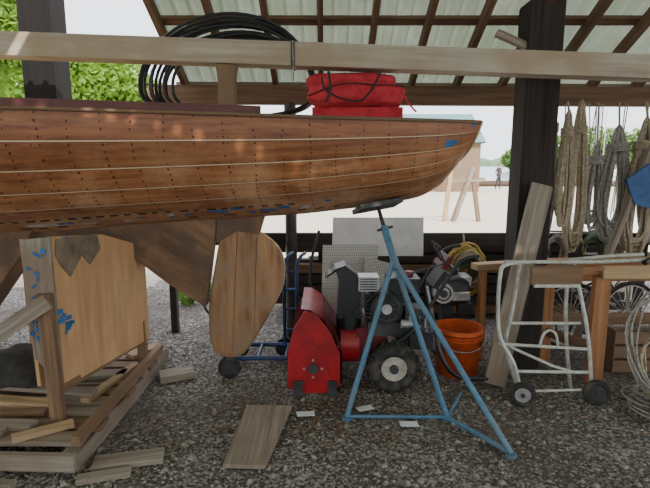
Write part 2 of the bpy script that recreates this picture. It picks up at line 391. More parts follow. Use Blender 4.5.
for px_ in(-6,-1.5,2.5,6): 
    o=Obj('shed_post'); o.beam((px_,-4.3,0),(px_,-4.3,2.3),.25,.25,'tar_post'); o.done(.006)
o=Obj('steel_pole'); o.cyl((-.295,4.25,0),(-.295,4.25,2.06),.05,'dgrey',16); o.cyl((-.295,4.25,0),(-.295,4.25,.02),.1,'dgrey'); o.done()
o=Obj('back_rail'); o.beam((-1.5,4.36,.89),(5,4.36,.89),.05,.11,'dark_wood')
for x in(-1.4,.4,2.9): o.beam((x,4.41,0),(x,4.41,.95),.06,.07,'dark_wood')
o.done(.003)
o=Obj('lumber_stack')
for i in range(7):
    for j in range(4):
        o.beam((-.3+R(-.3,.3),4.85+j*.13,.10+i*.105),(2.7+R(-.5,.6),4.85+j*.13,.10+i*.105),.11,.085,random.choice(['dark_wood','brown_wood','dark_wood','dark_wood']))
for x in(0,1.2,2.3): o.beam((x,4.75,.03),(x,5.35,.03),.09,.055,'dark_wood')
o.done(.003)

# ------------------------------------------------------------ boat
YC=3.35
xs=np.concatenate([np.linspace(-6.2,-.5,40),np.linspace(-.4,.956,30)])
def itp(x,X,Z): return float(np.interp(x,X,Z))
def smooth(fn,x,d=.18): return sum(fn(min(max(x+t*d,-6.2),.956)) for t in(-1,-.5,0,.5,1))/5 if -6<x<.78 else fn(x)
hbf=lambda x: itp(x,[-6.2,-5.6,-4.8,-4,-3,-1.64,-1.158,-.139,.5,.956],[.02,.32,.66,.86,.93,.82,.76,.56,.40,.27])
zsf=lambda x: itp(x,[-6.2,-4,-1.64,-.139,.956],[2.05,1.9,1.836,1.816,1.812])
zkf=lambda x: itp(x,[-6.2,-5.6,-4.8,-4,-3,-1.9,-1.2,-.16,.353,.70,.80,.90,.956],[1.95,1.5,1.24,1.12,1.06,1.09,1.15,1.215,1.275,1.34,1.39,1.48,1.57])
def section(x):
    hb=smooth(hbf,x); zs=smooth(zsf,x); zk=smooth(zkf,x,.1); pts=[]
    for i in range(201):
        s=(i/200); s=1-(1-s)**1.6; yy=hb*(1-s**2.5)**.78; pts.append((yy,zs-(zs-zk)*s,s))
    acc=[0]
    for i in range(1,201): acc.append(acc[-1]+math.hypot(pts[i][0]-pts[i-1][0],pts[i][1]-pts[i-1][1]))
    out=[]; G=30
    for j in range(G+1):
        t=acc[-1]*j/G
        k=[np.interp(t,acc,[p[c] for p in pts]) for c in range(3)]
        rake=.07*max(0,(x-.6)/.356)
        out.append((x-rake*k[2],float(k[0]),float(k[1]),j/G))
    return out
o=Obj('wooden_sailboat')
secs=[section(float(x)) for x in xs]; G=30
for sg in(-1,1):
    vs=[(p[0],YC+sg*p[1],p[2]) for sc in secs for p in sc]
    fs=[];uv=[]
    for i in range(len(secs)-1):
        for j in range(G):
            q=[(i,j),(i+1,j),(i+1,j+1),(i,j+1)]
            fs.append([a*(G+1)+b for a,b in q]); uv.append([(float(xs[a])+20,secs[a][b][3]) for a,b in q])
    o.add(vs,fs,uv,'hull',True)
last=secs[-1]; pts=[(p[0]+.002,YC-p[1],p[2]) for p in last]+[(p[0]+.002,YC+p[1],p[2]) for p in reversed(last[:-1])]
o.add(pts,[tuple(range(len(pts)))],[[(p[2],p[1]) for p in pts]],'cream')
o.tube([(p[0]+.004,p[1],p[2]) for p in pts],.008,'cream',n=6)
for i in range(len(secs)-1):
    a=secs[i][0];b=secs[i+1][0]
    o.add([(a[0],YC-a[1],a[2]),(b[0],YC-b[1],b[2]),(b[0],YC,b[2]+.03),(a[0],YC,a[2]+.03),(b[0],YC+b[1],b[2]),(a[0],YC+a[1],a[2])],[(0,1,2,3),(3,2,4,5)],[[(a[0],0),(b[0],0),(b[0],.5),(a[0],.5)]]*2,'cream')
for sg in(-1,1):
    o.tube([(s_[0][0],YC+sg*(s_[0][1]+.004),s_[0][2]-.004) for s_ in secs],.011,'brown_wood',n=6)
    rail=[(s_[0][0],YC+sg*(s_[0][1]-.02),s_[0][2]+.022) for s_ in secs if s_[0][0]<-.35]
    for a,b in zip(rail[:-1],rail[1:]): o.beam(a,b,.03,.05,'red_wood')
o.box((.20,3.32,1.865),(.56,.42,.07),'red_canvas')
dw=[(-1.95,1.28),(-1.9,1.0),(-1.53,1.06),(-1.355,.95),(-1.087,.736),(-.835,.57),(-.795,.82),(-.745,1.12),(-.74,1.25),(-1.3,1.25)]
o.prism([(x,YC-.045,z) for x,z in dw],(0,.09,0),'deadwood',uv=lambda p:(p.x*.9-p.z*.4,p.z*.9+p.x*.5))
o.prism([(x,YC-.11,z) for x,z in [(-4.4,1.16),(-3.8,.4),(-2.55,.3),(-2.05,.95),(-1.9,1.2)]],(0,.22,0),'deadwood')
rd=[(-.709,1.139),(-.586,1.136),(-.435,1.09),(-.326,1.0),(-.279,.88),(-.289,.716),(-.376,.535),(-.48,.349),(-.575,.22),(-.669,.18),(-.77,.21),(-.818,.297),(-.825,.424),(-.815,.607),(-.775,.82),(-.73,1.04)]
P=[Vector((x,0,z)) for x,z in rd]; Q=[]
for i in range(len(P)):
    a,b,c,d=P[i-1],P[i],P[(i+1)%len(P)],P[(i+2)%len(P)]
    for j in range(3):
        t=j/3; Q.append(.5*((2*b)+(c-a)*t+(2*a-5*b+4*c-d)*t*t+(3*b-a-3*c+d)*t**3))
cx=Vector((-.57,0,.68)); n=len(Q)
uvr=lambda p:(p.z,p.x)
for sg in(-1,1):
    ring=[[ (cx+(q-cx)*sc)+Vector((0,YC+sg*th,0)) for q in Q] for sc,th in((1,0),(.985,.014),(.93,.022))]
    for ri,(a_,b_) in enumerate(zip(ring[:-1],ring[1:])):
        vs=a_+b_; fs=[(i,(i+1)%n,n+(i+1)%n,n+i) for i in range(n)]
        o.add(vs,fs,[[uvr(vs[k]) for k in f] for f in fs],'cream' if ri==0 else 'rudder',True)
    cc=cx+Vector((0,YC+sg*.024,0)); vs=ring[2]+[cc]
    fs=[(i,(i+1)%n,n) for i in range(n)]; o.add(vs,fs,[[uvr(vs[k]) for k in f] for f in fs],'rudder')
o.cyl((-.72,YC,1.1),(-.70,YC,1.32),.025,'dgrey')
o.prism([(x,YC-.03,z) for x,z in [(-.74,1.26),(-.74,1.02),(-.60,1.10),(-.45,1.08),(-.40,1.24)]],(0,.06,0),'deadwood')
for p,q in(((-.60,1.10),(-.66,.24)),((-.47,1.06),(-.50,.40))):
    o.beam((p[0],YC-.025,p[1]),(q[0],YC-.025,q[1]),.003,.004,'deadwood',up=(1,0,0))
def hull_pt(x,jf):
    s_=section(x); j=int(jf*30); return Vector((s_[j][0],YC-s_[j][1]-.004,s_[j][2])),Vector((s_[j+2][0],YC-s_[j+2][1]-.004,s_[j+2][2]-.001))
def patch(x,jf,wd,k,ht=1.0):
    a,b=hull_pt(x,jf); a2,b2=hull_pt(x+wd,jf)
    o.add([a,a2,a2+(b2-a2)*ht,a+(b-a)*ht],[(0,1,2,3)],[[(0,0)]*4],k)
patch(.74,.20,.055,'tape'); patch(.79,.20,.03,'tape',.7); patch(.90,.03,.025,'tape')
for x,j,wd in[(-.75,.74,.12),(-.60,.71,.08),(-.9,.77,.05),(-1.7,.77,.1),(-1.2,.78,.06),(.0,.70,.04),(-.3,.74,.07),(-.42,.78,.1),(-1.0,.8,.05),(-.68,.78,.06),(-.5,.80,.05)]: patch(x,j,wd,'tape',R(.35,.8))
for x,j,wd in[(-1.9,.77,.26),(-1.55,.80,.08),(-1.0,.74,.04),(-1.3,.82,.05),(-.15,.79,.05)]: patch(x,j,wd,'white_bottom',.7)
for x in np.arange(-2.1,-.2,.085): patch(float(x),.70,R(.03,.07),'dark_wood',.35)
for x in np.arange(-2.1,.5,.12): patch(float(x),.86,R(.03,.08),random.choice(['cream','dark_wood']),.4)
o.done()

o=Obj('wooden_mast')
def mastpt(t): return Vector((-3.9+t*8.2,3.1,2.324-t*.28))
a=mastpt(0);b=mastpt(1)
o.beam(a,b,.14,.135,'mast')
c=mastpt((-.19+3.9)/8.2); o.beam(c-Vector((.012,0,0)),c+Vector((.012,0,0)),.15,.147,'dgrey')
o.tube([c+Vector((.0,-.08,.07)),c+Vector((.005,-.08,-.16))],.004,'rope_grey',n=5)
o.done(.018)
o=Obj('mast_prop')
o.prism([(-.645,3.04,1.86),(-.545,3.04,1.86),(-.54,3.04,2.08),(-.53,3.04,2.135),(-.65,3.04,2.14),(-.64,3.04,2.05)],(0,.09,0),'brown_wood')
o.done(.004)
o=Obj('mast_trestle')
for x in(-3.7,4.1):
    z=2.324-(x+3.9)/8.2*.28-.13
    for y in(2.25,4.5) if x<0 else (2.8,3.4): o.beam((x,y,0),(x,y,z-.04),.09,.09,'brown_wood')
    o.beam((x,2.2 if x<0 else 2.75,z),(x,4.55 if x<0 else 3.45,z),.09,.09,'brown_wood')
o.done()

o=Obj('red_sail_bag')
def bagfn(q):
    f=lambda v,p: math.copysign(abs(v)**p,v)
    return Vector((f(q.x,.5),f(q.y,.55),f(q.z,.55)+.06*math.sin(q.x*9)+.04*math.sin(q.y*13+q.x*5)))
def bagfn2(q):
    f=lambda v,p: math.copysign(abs(v)**p,v)
    return Vector((f(q.x,.6)+.03*math.sin(q.z*9),f(q.y,.6),f(q.z,.6)+.12*math.sin(q.x*5+1)+.06*math.sin(q.x*11+q.y*7)))
o.ell((.19,3.17,1.975),(.30,.16,.078),'red_canvas',32,20,bagfn2)
o.ell((.16,3.2,2.055),(.28,.13,.05),'red_canvas',32,16,bagfn)
o.tube([(-.02,3.02,2.06),(.0,2.99,1.99),(.08,2.98,1.94),(.2,2.98,1.92),(.27,2.98,1.98),(.31,3.0,2.05),(.33,3.03,2.09)],.006,'black',n=6,sm=6)
o.tube([(.02,3.0,2.09),(.03,2.98,1.98),(.0,2.98,1.91)],.008,'black',n=6,sm=6)
o.tube([(-.10,3.05,1.96),(.10,2.995,2.02),(.3,3.0,2.015),(.47,3.07,2.02)],.005,'red_dark',n=6,sm=6)
o.tube([(.45,3.0,1.99),(.5,3.05,1.92),(.56,3.1,1.87)],.006,'red_canvas',n=6,sm=5)
o.done()

# coil of black pipe standing on the deck
o=Obj('black_pipe_coil')
for i in range(10):
    rx=.60-.012*i+R(-.012,.012); up=.475-.016*i+R(-.008,.008); dn=.20; cx_=-.68+R(-.015,.015)+.012*i; cz=2.075; y0=3.50+.028*(i%4)+.01*(i//4)
    pts=[]
    for t in range(48):
        a=t*math.pi/24; s_=math.sin(a); c_=math.cos(a)
        pts.append((cx_+rx*c_+(.05*s_*s_ if s_>0 else 0),y0+.05*c_+.012*math.sin(a*3+i),cz+(up*s_ if s_>0 else -dn*abs(s_)**.7)))
    o.tube(pts,.011,'hose',n=8,closed=True)
for x in(-1.22,-.14): o.torus((x,3.55,2.1),.06,.006,(.2,0,1),'rope_grey',16,6)
o.done()

# ------------------------------------------------------------ keel box & platform
o=Obj('timber_crib')
for x in(-3.1,-2.2,-1.30): o.beam((x,2.28,.05),(x,3.75,.05),.09,.10,'grey_wood')
o.beam((-3.2,2.30,.085),(-1.25,2.25,.075),.035,.09,'grey_wood')
y=2.4
cols=['grey_wood','brown_wood','grey_wood','grey_wood','brown_wood','grey_wood']
i=0
while y<3.7:
    o.beam((-3.25,y,.118),(-1.25+R(-.03,.03),y+R(-.01,.01),.118),.105,.03,cols[i%6]); y+=.135; i+=1
o.beam((-1.27,2.30,.16),(-1.27,3.6,.16),.05,.05,'brown_wood')
o.done(.003)
o=Obj('loose_boards')
def lb(p,q,w_,h_,k): o.beam(p,q,w_,h_,k)
lb((-2.2,2.80,.15),(-1.56,2.70,.15),.09,.03,'tan_wood')
lb((-2.1,3.05,.15),(-1.35,3.15,.15),.10,.03,'grey_wood')
lb((-1.62,2.34,.15),(-1.38,2.50,.15),.06,.03,'tan_wood')
lb((-2.0,2.50,.15),(-1.58,2.47,.15),.08,.03,'grey_wood')
lb((-1.9,2.60,.15),(-1.6,2.63,.15),.06,.03,'brown_wood')
lb((-1.45,3.45,.15),(-1.30,3.66,.15),.10,.03,'tan_wood')
lb((-1.95,2.38,.15),(-1.70,2.40,.15),.07,.03,'grey_wood')
lb((-2.1,2.90,.18),(-1.40,2.80,.18),.07,.025,'grey_wood')
lb((-1.44,2.75,.15),(-1.34,3.3,.15),.06,.03,'tan_wood')
o.done(.003)
o=Obj('ground_planks')
o.beam((-1.20,2.32,.02),(-.86,2.40,.02),.11,.03,'grey_wood')
o.beam((-1.2,3.35,.03),(-.98,3.45,.03),.14,.05,'grey_wood')
o.beam((-1.75,2.15,.02),(-1.5,2.13,.02),.08,.04,'grey_wood')
o.beam((-1.22,2.19,.02),(-.98,2.26,.02),.06,.03,'grey_wood')
o.done(.003)
o=Obj('plywood_keel_box')
A=Vector((-1.48,2.62,0));B_=Vector((-1.28,3.42,0))
o.prism([A+Vector((0,0,.30)),B_+Vector((0,0,.30)),B_+Vector((0,0,.98)),A.lerp(B_,.5)+Vector((0,0,1.12)),A+Vector((0,0,1.165))],(-.02,.006,0),'plywood')
o.prism([(-1.62,2.60,.48),(-1.48,2.60,.32),(-1.48,2.60,1.165),(-1.64,2.60,1.15)],(0,.02,0),'grey_wood')
o.prism([(-1.62,2.63,.30),(-1.64,2.63,1.15),(-1.45,3.45,1.0),(-1.45,3.45,.30)],(-.02,.0,0),'plywood')
o.beam((-1.49,2.55,.135),(-1.52,2.57,.86),.075,.04,'brown_wood')
o.beam((-1.32,3.38,.135),(-1.32,3.38,.45),.06,.05,'brown_wood')
o.beam((-1.60,3.40,.135),(-1.60,3.40,.5),.06,.05,'brown_wood')
o.beam((-1.48,2.535,.83),(-2.30,2.5,.30),.02,.085,'grey_wood')
o.beam((-1.50,2.60,.30),(-1.33,3.40,.30),.04,.05,'brown_wood')
cl=[(.02,1.15),(.28,1.135),(.30,1.04),(.22,.96),(.17,1.03),(.09,.92),(.04,.99),(0.01,1.06)]
D=(B_-A)
o.prism([A+D*(u_*1.5)+Vector((.004,-.002,z)) for u_,z in cl],(.004,-.001,0),'cloth')
for i in range(34):
    z=R(.55,1.15)
    if i%2: o.box((R(-1.62,-1.49),2.595,z),(R(.01,.03),.004,R(.01,.03)),'tape',(0,R(0,1),0))
    else:
        p=A+D*R(.0,.12)+Vector((.005,0,z)); o.boxm(p,[D.normalized(),Vector((0,0,1)),D.normalized().cross(Vector((0,0,1)))],(R(.02,.05),R(.008,.03),.003),'tape')
o.done(.0015)
o=Obj('sandbag'); o.ell((-1.95,2.95,.28),(.2,.14,.12),'lead',24,14,bagfn2); o.done()
o=Obj('timber_prop'); o.beam((-2.35,3.85,0),(-2.33,3.8,1.12),.09,.09,'tan_wood'); o.done()

# ------------------------------------------------------------ boat stand
o=Obj('boat_stand')
ap=Vector((.42,2.95,.98)); A=(.134,2.81,.02);B2=(1.0,2.42,.02);Mm=(.75,2.80,.02)
for f in(A,B2,Mm): o.tube([ap,f],.017,'steel_blue',n=10); o.cyl(Vector(f)-Vector((0,0,.02)),Vector(f)+Vector((0,0,.0)),.03,'steel_blue',12)
o.tube([A,Mm],.012,'steel_blue'); o.tube([Mm,B2],.014,'steel_blue'); o.tube([Mm,(.92,3.12,.02)],.012,'steel_blue')
o.tube([ap-Vector((-.02,.02,.06)),(.375,3.09,1.16)],.024,'steel_blue',n=12)
o.tube([(.40,3.02,1.06),(.345,3.19,1.28)],.013,'dgrey',n=10)
o.tube([(.33,3.06,1.14),(.43,3.1,1.16)],.008,'dgrey')
o.beam((.20,3.12,1.265),(.48,3.22,1.305),.16,.028,'dgrey',up=(0,.35,1))
o.done()

# ------------------------------------------------------------ snow blower
o=Obj('snow_blower')
sp_=[(-.25,.06),(-.25,.30),(-.21,.47),(-.13,.60),(-.05,.57),(.04,.44),(.10,.30),(.10,.07),(.02,.02),(-.18,.02)]
for y in(3.12,3.70): o.prism([(x,y,z) for x,z in sp_],(0,.014,0),'red')
o.prism([(x,3.112,z) for x,z in [(-.2,.08),(-.2,.28),(-.12,.40),(0,.30),(.04,.10)]],(0,.01,0),'red')
bk=[(-.16,.61),(-.10,.605),(-.02,.55),(.06,.43),(.11,.30),(.11,.12),(.06,.04),(-.05,.03)]
vs=[]
for x,z in bk: vs+=[(x,3.12,z),(x,3.71,z)]
fs=[(2*i,2*i+1,2*i+3,2*i+2) for i in range(len(bk)-1)]; o.add(vs,fs,[[(0,0)]*4]*len(fs),'red',True)
vs=[(x+.006,y,z-.006) for x,y,z in vs]; o.add(vs,fs,[[(0,0)]*4]*len(fs),'red_dark',True)
o.tube([(-.08,3.13,.25),(-.08,3.70,.25)],.018,'dgrey')
for ph in(0,math.pi):
    hp=[]
    for i in range(40):
        t=i/39*2.2*math.pi*2/2+ph; y=3.15+.53*i/39; hp+=[Vector((-.08,y,.25)),Vector((-.08+.16*math.cos(t),y,.25+.16*math.sin(t)))]
    fs=[(2*i,2*i+1,2*i+3,2*i+2) for i in range(39)]; o.add(hp,fs,[[(0,0)]*4]*39,'red_dark',True)
o.cyl((-.08,3.10,.20),(-.08,3.112,.20),.035,'dgrey',16)
for a in range(4): o.cyl((-.08+.06*math.cos(a*1.57),3.104,.20+.06*math.sin(a*1.57)),(-.08+.06*math.cos(a*1.57),3.112,.20+.06*math.sin(a*1.57)),.008,'silver',8)
for x in(-.18,.05): o.box((x,3.105,.06),(.06,.012,.11),'dgrey')
o.cyl((.11,3.42,.28),(.24,3.42,.28),.15,'red',24)
o.box((.33,3.42,.30),(.22,.26,.24),'red_dark')
o.cyl((.17,3.40,.40),(.17,3.40,.50),.09,'black',20)
o.prism([(.09,3.32,.48),(.25,3.32,.48),(.25,3.32,.68),(.22,3.32,.80),(.14,3.32,.86),(.07,3.32,.84),(.10,3.32,.74),(.09,3.32,.6)],(0,.16,0),'black')
o.prism([(.07,3.30,.84),(.14,3.30,.865),(.02,3.30,.80),(-.0,3.30,.77)],(0,.2,0),'black')
o.box((.45,3.42,.42),(.30,.30,.10),'dgrey')
o.box((.42,3.42,.56),(.22,.24,.22),'black')
for i in range(6): o.box((.42,3.42,.50+.03*i),(.27,.27,.008),'dgrey')
o.cyl((.42,3.22,.58),(.42,3.30,.58),.11,'black',28); o.torus((.42,3.22,.58),.085,.008,(0,1,0),'dgrey'); o.cyl((.42,3.205,.58),(.42,3.22,.58),.035,'silver')
for i in range(10):
    t=i*.628; o.box((.42+.06*math.cos(t),3.215,.58+.06*math.sin(t)),(.03,.01,.007),'dgrey',(0,-t,0))
o.box((.55,3.42,.72),(.22,.24,.10),'black'); o.cyl((.60,3.42,.77),(.60,3.42,.80),.03,'red')
o.box((.30,3.34,.74),(.14,.14,.10),'silver')
for i in range(5): o.box((.30,3.268,.705+.018*i),(.12,.004,.007),'black')
o.box((.62,3.30,.50),(.14,.14,.16),'dgrey'); o.box((.66,3.25,.36),(.16,.1,.12),'black')
for i in range(4): o.cyl((.58+.035*i,3.225,.53),(.58+.035*i,3.225,.45),.007,'silver',8)
o.cyl((.52,3.24,.47),(.60,3.24,.47),.03,'silver',14)
o.tube([(.55,3.22,.40),(.64,3.2,.34),(.72,3.24,.42),(.70,3.28,.56)],.007,'black',sm=5)
for y in(3.2,3.64): o.tube([(.48,y,.34),(.62,y,.46),(.86,y,.86),(.93,y,.93),(1.02,y,.95)],.014,'black',sm=5)
o.tube([(.86,3.2,.86),(.86,3.64,.86)],.012,'black'); o.box((.84,3.42,.88),(.04,.24,.10),'red_dark',(0,.6,0)); o.box((.80,3.42,.76),(.04,.24,.14),'black',(0,.6,0))
for y in(3.3,3.4,3.5): o.tube([(.82,y,.88),(.78,y,.98)],.006,'black'); o.ell((.78,y,.99),(.012,.012,.016),'black')
o.tube([(.2,3.3,.52),(.45,3.25,.78),(.82,3.3,.88)],.006,'dgrey')
for y in(3.19,3.66): o.wheel((.47,y,.178),.172,.11,(0,1,0),lug=16)
o.cyl((.47,3.2,.178),(.47,3.65,.178),.015,'dgrey')
o.done()

# ------------------------------------------------------------ hand truck (blue)
o=Obj('blue_hand_truck')
for x in(-.32,-.22):
    o.tube([(x,3.74,.12),(x,3.76,.70),(x+.02,3.80,.82),(x+.06,3.88,.85)],.014,'blue',sm=5)
for z in(.25,.42,.58,.72): o.tube([(-.32,3.745+.02*z,z),(-.22,3.745+.02*z,z)],.010,'blue')
o.tube([(-.74,3.46,.13),(-.28,3.46,.13)],.018,'blue'); o.tube([(-.74,3.74,.13),(-.22,3.74,.13)],.018,'blue')
for x in(-.74,-.50,-.29): o.tube([(x,3.46,.13),(x,3.74,.13)],.014,'blue')
o.tube([(-.74,3.46,.13),(-.76,3.46,.3),(-.76,3.74,.3),(-.74,3.74,.13)],.012,'blue')
for x,y in((-.70,3.40),(-.70,3.80),(-.32,3.80)): o.wheel((x,y,.083),.083,.035,(0,1,0),rk='dgrey')
o.done()
o=Obj('black_hose')
o.tube([(-1.15,4.3,.9),(-1.12,4.1,.6),(-1.0,4.0,.45),(-.88,4.0,.4),(-.8,4.05,.55),(-.85,4.2,.8)],.012,'hose',sm=8)
o.tube([(-1.0,4.3,.95),(-1.05,4.0,.5),(-.9,3.95,.25),(-.7,3.95,.2),(-.6,3.95,.4)],.010,'hose',sm=8)
o.tube([(-.05,4.1,1.0),(-.12,4.0,.7),(-.1,3.95,.3),(.0,3.9,.1)],.012,'hose',sm=8)
o.done()

# ------------------------------------------------------------ boards, plates
o=Obj('diamond_plate_sheet'); o.prism([(-.04,3.98,.0),(.43,3.98,.0),(.46,4.2,.86),(-.02,4.2,.86)],(0,.006,.0),'diamond')
o.prism([(.30,3.86,.0),(.60,3.86,.0),(.62,4.1,.70),(.34,4.1,.78)],(0,.006,.0),'diamond'); o.done()
o=Obj('white_board'); o.prism([(.06,4.22,.76),(.86,4.22,.76),(.87,4.30,1.09),(.07,4.30,1.09)],(0,.015,0),'paper')
o.beam((.1,4.31,.0),(.1,4.31,1.0),.03,.04,'tan_wood'); o.done()
o=Obj('leaning_plank'); o.beam((1.19,3.25,.02),(1.54,3.50,1.41),.03,.15,'grey_wood',up=(1,0,0)); o.done(.003)
o=Obj('ground_board'); o.prism([(-.50,2.93,.012),(-.21,2.92,.012),(-.307,2.29,.012),(-.524,2.30,.012)],(0,0,.022),'grey_wood',uv=lambda p:(p.y,p.x)); o.done(.003)
o=Obj('paper_scraps')
for x,y,a in((-.12,2.83,.2),(.255,2.9,.5),(.50,2.71,.1)): o.box((x,y,.026),(.11,.05,.004),'paper',(.05,.06,a))
o.done()

# ------------------------------------------------------------ small engine, bucket, hoses
o=Obj('orange_bucket')
prof=[(.0,.0),(.15,.0),(.178,.33),(.184,.33),(.184,.345),(.179,.345),(.181,.36),(.172,.36),(.145,.02),(0,.02)]
c=Vector((1.00,3.52,0)); n=28; vs=[]
for r_,z in prof:
    for j in range(n): t=2*math.pi*j/n; vs.append((c.x+r_*math.cos(t),c.y+r_*math.sin(t),z))
fs=[(k*n+j,k*n+(j+1)%n,(k+1)*n+(j+1)%n,(k+1)*n+j) for k in range(len(prof)-1) for j in range(n)]
o.add(vs,fs,[[(0,0)]*4]*len(fs),'orange',True)
for z in(.29,.31): o.torus((c.x,c.y,z),.177,.004,(0,0,1),'orange',28,6)
o.tube([(c.x+.18*math.cos(t*math.pi/10),c.y-.18*math.sin(t*math.pi/10)*.6-.075,.32-.10*math.sin(t*math.pi/10)) for t in range(11)],.003,'silver',n=5)
o.done()
o=Obj('outboard_motor')
o.ell((1.0,3.90,.55),(.17,.13,.12),'dgrey',24,14,bagfn); o.cyl((.93,3.73,.55),(.93,3.80,.55),.08,'silver',24); o.torus((.93,3.73,.55),.055,.006,(0,1,0),'dgrey'); o.cyl((.93,3.72,.55),(.93,3.73,.55),.03,'dgrey')
o.box((1.1,3.90,.63),(.14,.18,.07),'silver'); o.cyl((1.05,3.90,.66),(1.05,3.90,.71),.03,'black'); o.box((1.08,3.78,.52),(.14,.04,.07),'silver')
o.box((1.0,3.92,.25),(.08,.12,.5),'dgrey'); o.box((1.0,3.94,.02),(.2,.2,.04),'dgrey'); o.box((1.12,3.80,.42),(.12,.06,.08),'black')
o.tube([(1.0,3.80,.5),(.9,3.75,.46),(.82,3.7,.48)],.012,'black',sm=4)
o.done(.004)
o=Obj('black_hose')
o.tube([(.80,3.74,.60),(.76,3.3,.46),(.80,3.18,.25),(.90,3.18,.12),(1.06,3.22,.08),(1.20,3.3,.05),(1.24,3.45,.04)],.016,'hose',sm=8)
o.done()
def coil(o,c,rx,rz,k,n=6,r=.009,tilt=0.0):
    for i in range(n):
        a=R(.82,1.12); b=R(.85,1.1); dx=R(-.02,.02); dy=R(-.035,.035); dz=R(-.03,.02)
        o.tube([(c[0]+dx+rx*a*math.cos(t*math.pi/12)+.01*math.sin(t+i),c[1]+dy+tilt*math.sin(t*math.pi/12),c[2]+dz+rz*b*math.sin(t*math.pi/12)) for t in range(24)],r,k,n=6,closed=True)
o=Obj('garden_hose_coil'); coil(o,(1.22,4.19,.64),.18,.21,'rope_yellow',9,.011); coil(o,(1.20,4.2,.63),.14,.17,'rope_green',6,.012); coil(o,(1.24,4.16,.64),.12,.15,'rope_tan',8,.011); coil(o,(1.22,4.18,.60),.07,.10,'rope_green',6,.011)
o.tube([(1.22,4.2,.8),(1.22,4.28,.95)],.008,'rope_tan'); o.done()

# ------------------------------------------------------------ rope hanks
def hank(o,x,y,zt,zb,w_,k,n=9,r=.012,top=2.06):
    for i in range(n):
        ww=w_*R(.45,1.05); b=zb+R(-.07,.12); t_=zt+R(-.02,.02); dx=R(-.02,.02); dy=R(-.04,.04)
        o.tube([(x+dx*.2,y+dy*.3,t_),(x+dx-ww*.6,y+dy,(t_*2+b)/3),(x+dx-ww,y+dy,b+(t_-b)*.25),(x+dx-ww*.6,y+dy,b+.02),(x+dx,y+dy,b),(x+dx+ww*.6,y+dy,b+.03),(x+dx+ww,y+dy,b+(t_-b)*.25),(x+dx+ww*.6,y+dy,(t_*2+b)/3)],r,k,n=6,closed=True,sm=4)
    zz=zt-(zt-zb)*.22
    for i in range(4): o.torus((x,y,zz+i*.018),w_*.55+.015,r,(0,.1,1),k,16,6)
    o.tube([(x,y,zt),(x,y+.03,top)],r*.7,k,n=5)
Y_=4.20
for x,dy,zt,zb,w_,k,n in((1.90,0,2.06,1.0,.05,'rope_grey',12),(2.0,-.06,1.98,1.10,.05,'rope_tan',10),(2.13,0,2.07,.86,.07,'rope_tan',16),(2.30,.02,1.70,1.05,.07,'rope_grey',12),(2.46,0,1.86,.95,.12,'rope_grey',19),(2.64,-.08,1.92,.82,.12,'rope_tan',19),(2.82,.0,1.85,1.0,.12,'rope_grey',18),(3.05,0,1.9,.9,.1,'rope_tan',12)):
    o=Obj('rope_hank'); hank(o,x,Y_+dy,zt,zb,w_,k,n); o.done()
o=Obj('hanging_lines')
for x in(2.03,2.2,2.25,2.28,2.31,2.34,2.52,2.55,2.72,2.75,2.93,3.15):
    o.tube([(x+R(-.02,.02),4.27,2.06),(x+R(-.03,.03),4.28,1.6),(x+R(-.05,.05),4.28,R(1.0,1.4))],.005,random.choice(['rope_tan','rope_grey']),n=5,sm=4)
o.tube([(1.9,4.31,.97),(2.3,4.31,.96),(2.7,4.31,.97)],.008,'rope_green',n=6,sm=5)
for i in range(9): coil(o,(1.72+.16*i,4.27,.78),.085,.14,random.choice(['rope_green','rope_yellow','rope_tan','rope_tan','rope_grey']),6,.010)
o.done()
o=Obj('blue_tarp'); o.prism([(2.42,3.96,1.43),(2.50,3.96,1.24),(2.62,3.96,1.20),(2.95,3.96,1.22),(3.0,3.96,1.52),(2.78,3.96,1.50),(2.60,3.96,1.56)],(0,.03,0),'tarp',True); o.tube([(2.62,3.97,1.54),(2.66,4.2,2.05)],.006,'rope_grey',n=5); o.done(.01)
o=Obj('wooden_pole'); o.beam((2.02,3.84,.02),(2.75,4.08,2.0),.045,.045,'grey_wood'); o.done()

# ------------------------------------------------------------ outboard motor stand
o=Obj('outboard_motor_stand')
T='galv'
o.tube([(1.30,3.12,.925),(1.16,3.08,.915),(1.117,3.05,.86),(1.115,3.05,.62),(1.135,3.03,.44),(1.22,3.0,.28),(1.275,3.0,.09)],.013,T,sm=4)
o.tube([(1.26,3.10,.93),(1.235,3.12,.60),(1.215,3.14,.36),(1.30,3.16,.10),(1.36,3.17,.02)],.013,T,sm=4)
o.tube([(1.60,3.10,.93),(1.66,3.08,.70),(1.71,3.05,.45),(1.755,3.03,.10)],.013,T,sm=4)
o.tube([(1.58,3.12,.92),(1.60,3.14,.55),(1.66,3.17,.2),(1.70,3.18,.02)],.013,T,sm=4)
o.tube([(1.21,3.1,.52),(1.68,3.1,.52)],.011,T); o.tube([(1.13,3.04,.40),(1.72,3.05,.36)],.011,T)
o.tube([(1.25,3.02,.22),(1.74,3.05,.20)],.012,T); o.tube([(1.275,3.0,.09),(1.755,3.03,.09)],.009,T)
o.tube([(1.40,3.05,.38),(1.42,3.05,.46),(1.46,3.05,.49),(1.50,3.05,.46),(1.52,3.05,.38)],.009,T,sm=4)
o.tube([(1.22,3.1,.36),(1.5,3.06,.24),(1.62,3.04,.21)],.010,T)
o.tube([(1.16,3.1,.93),(1.7,3.08,.935),(1.88,3.04,.95),(2.02,3.0,.965)],.013,T,sm=4)
o.tube([(1.60,3.16,.93),(1.85,3.14,.96),(2.05,3.10,.98)],.013,T,sm=4)
o.tube([(2.02,3.0,.965),(1.98,2.98,.95)],.018,'black')
o.beam((1.31,3.045,.855),(1.63,3.045,.86),.035,.115,'brown_wood')
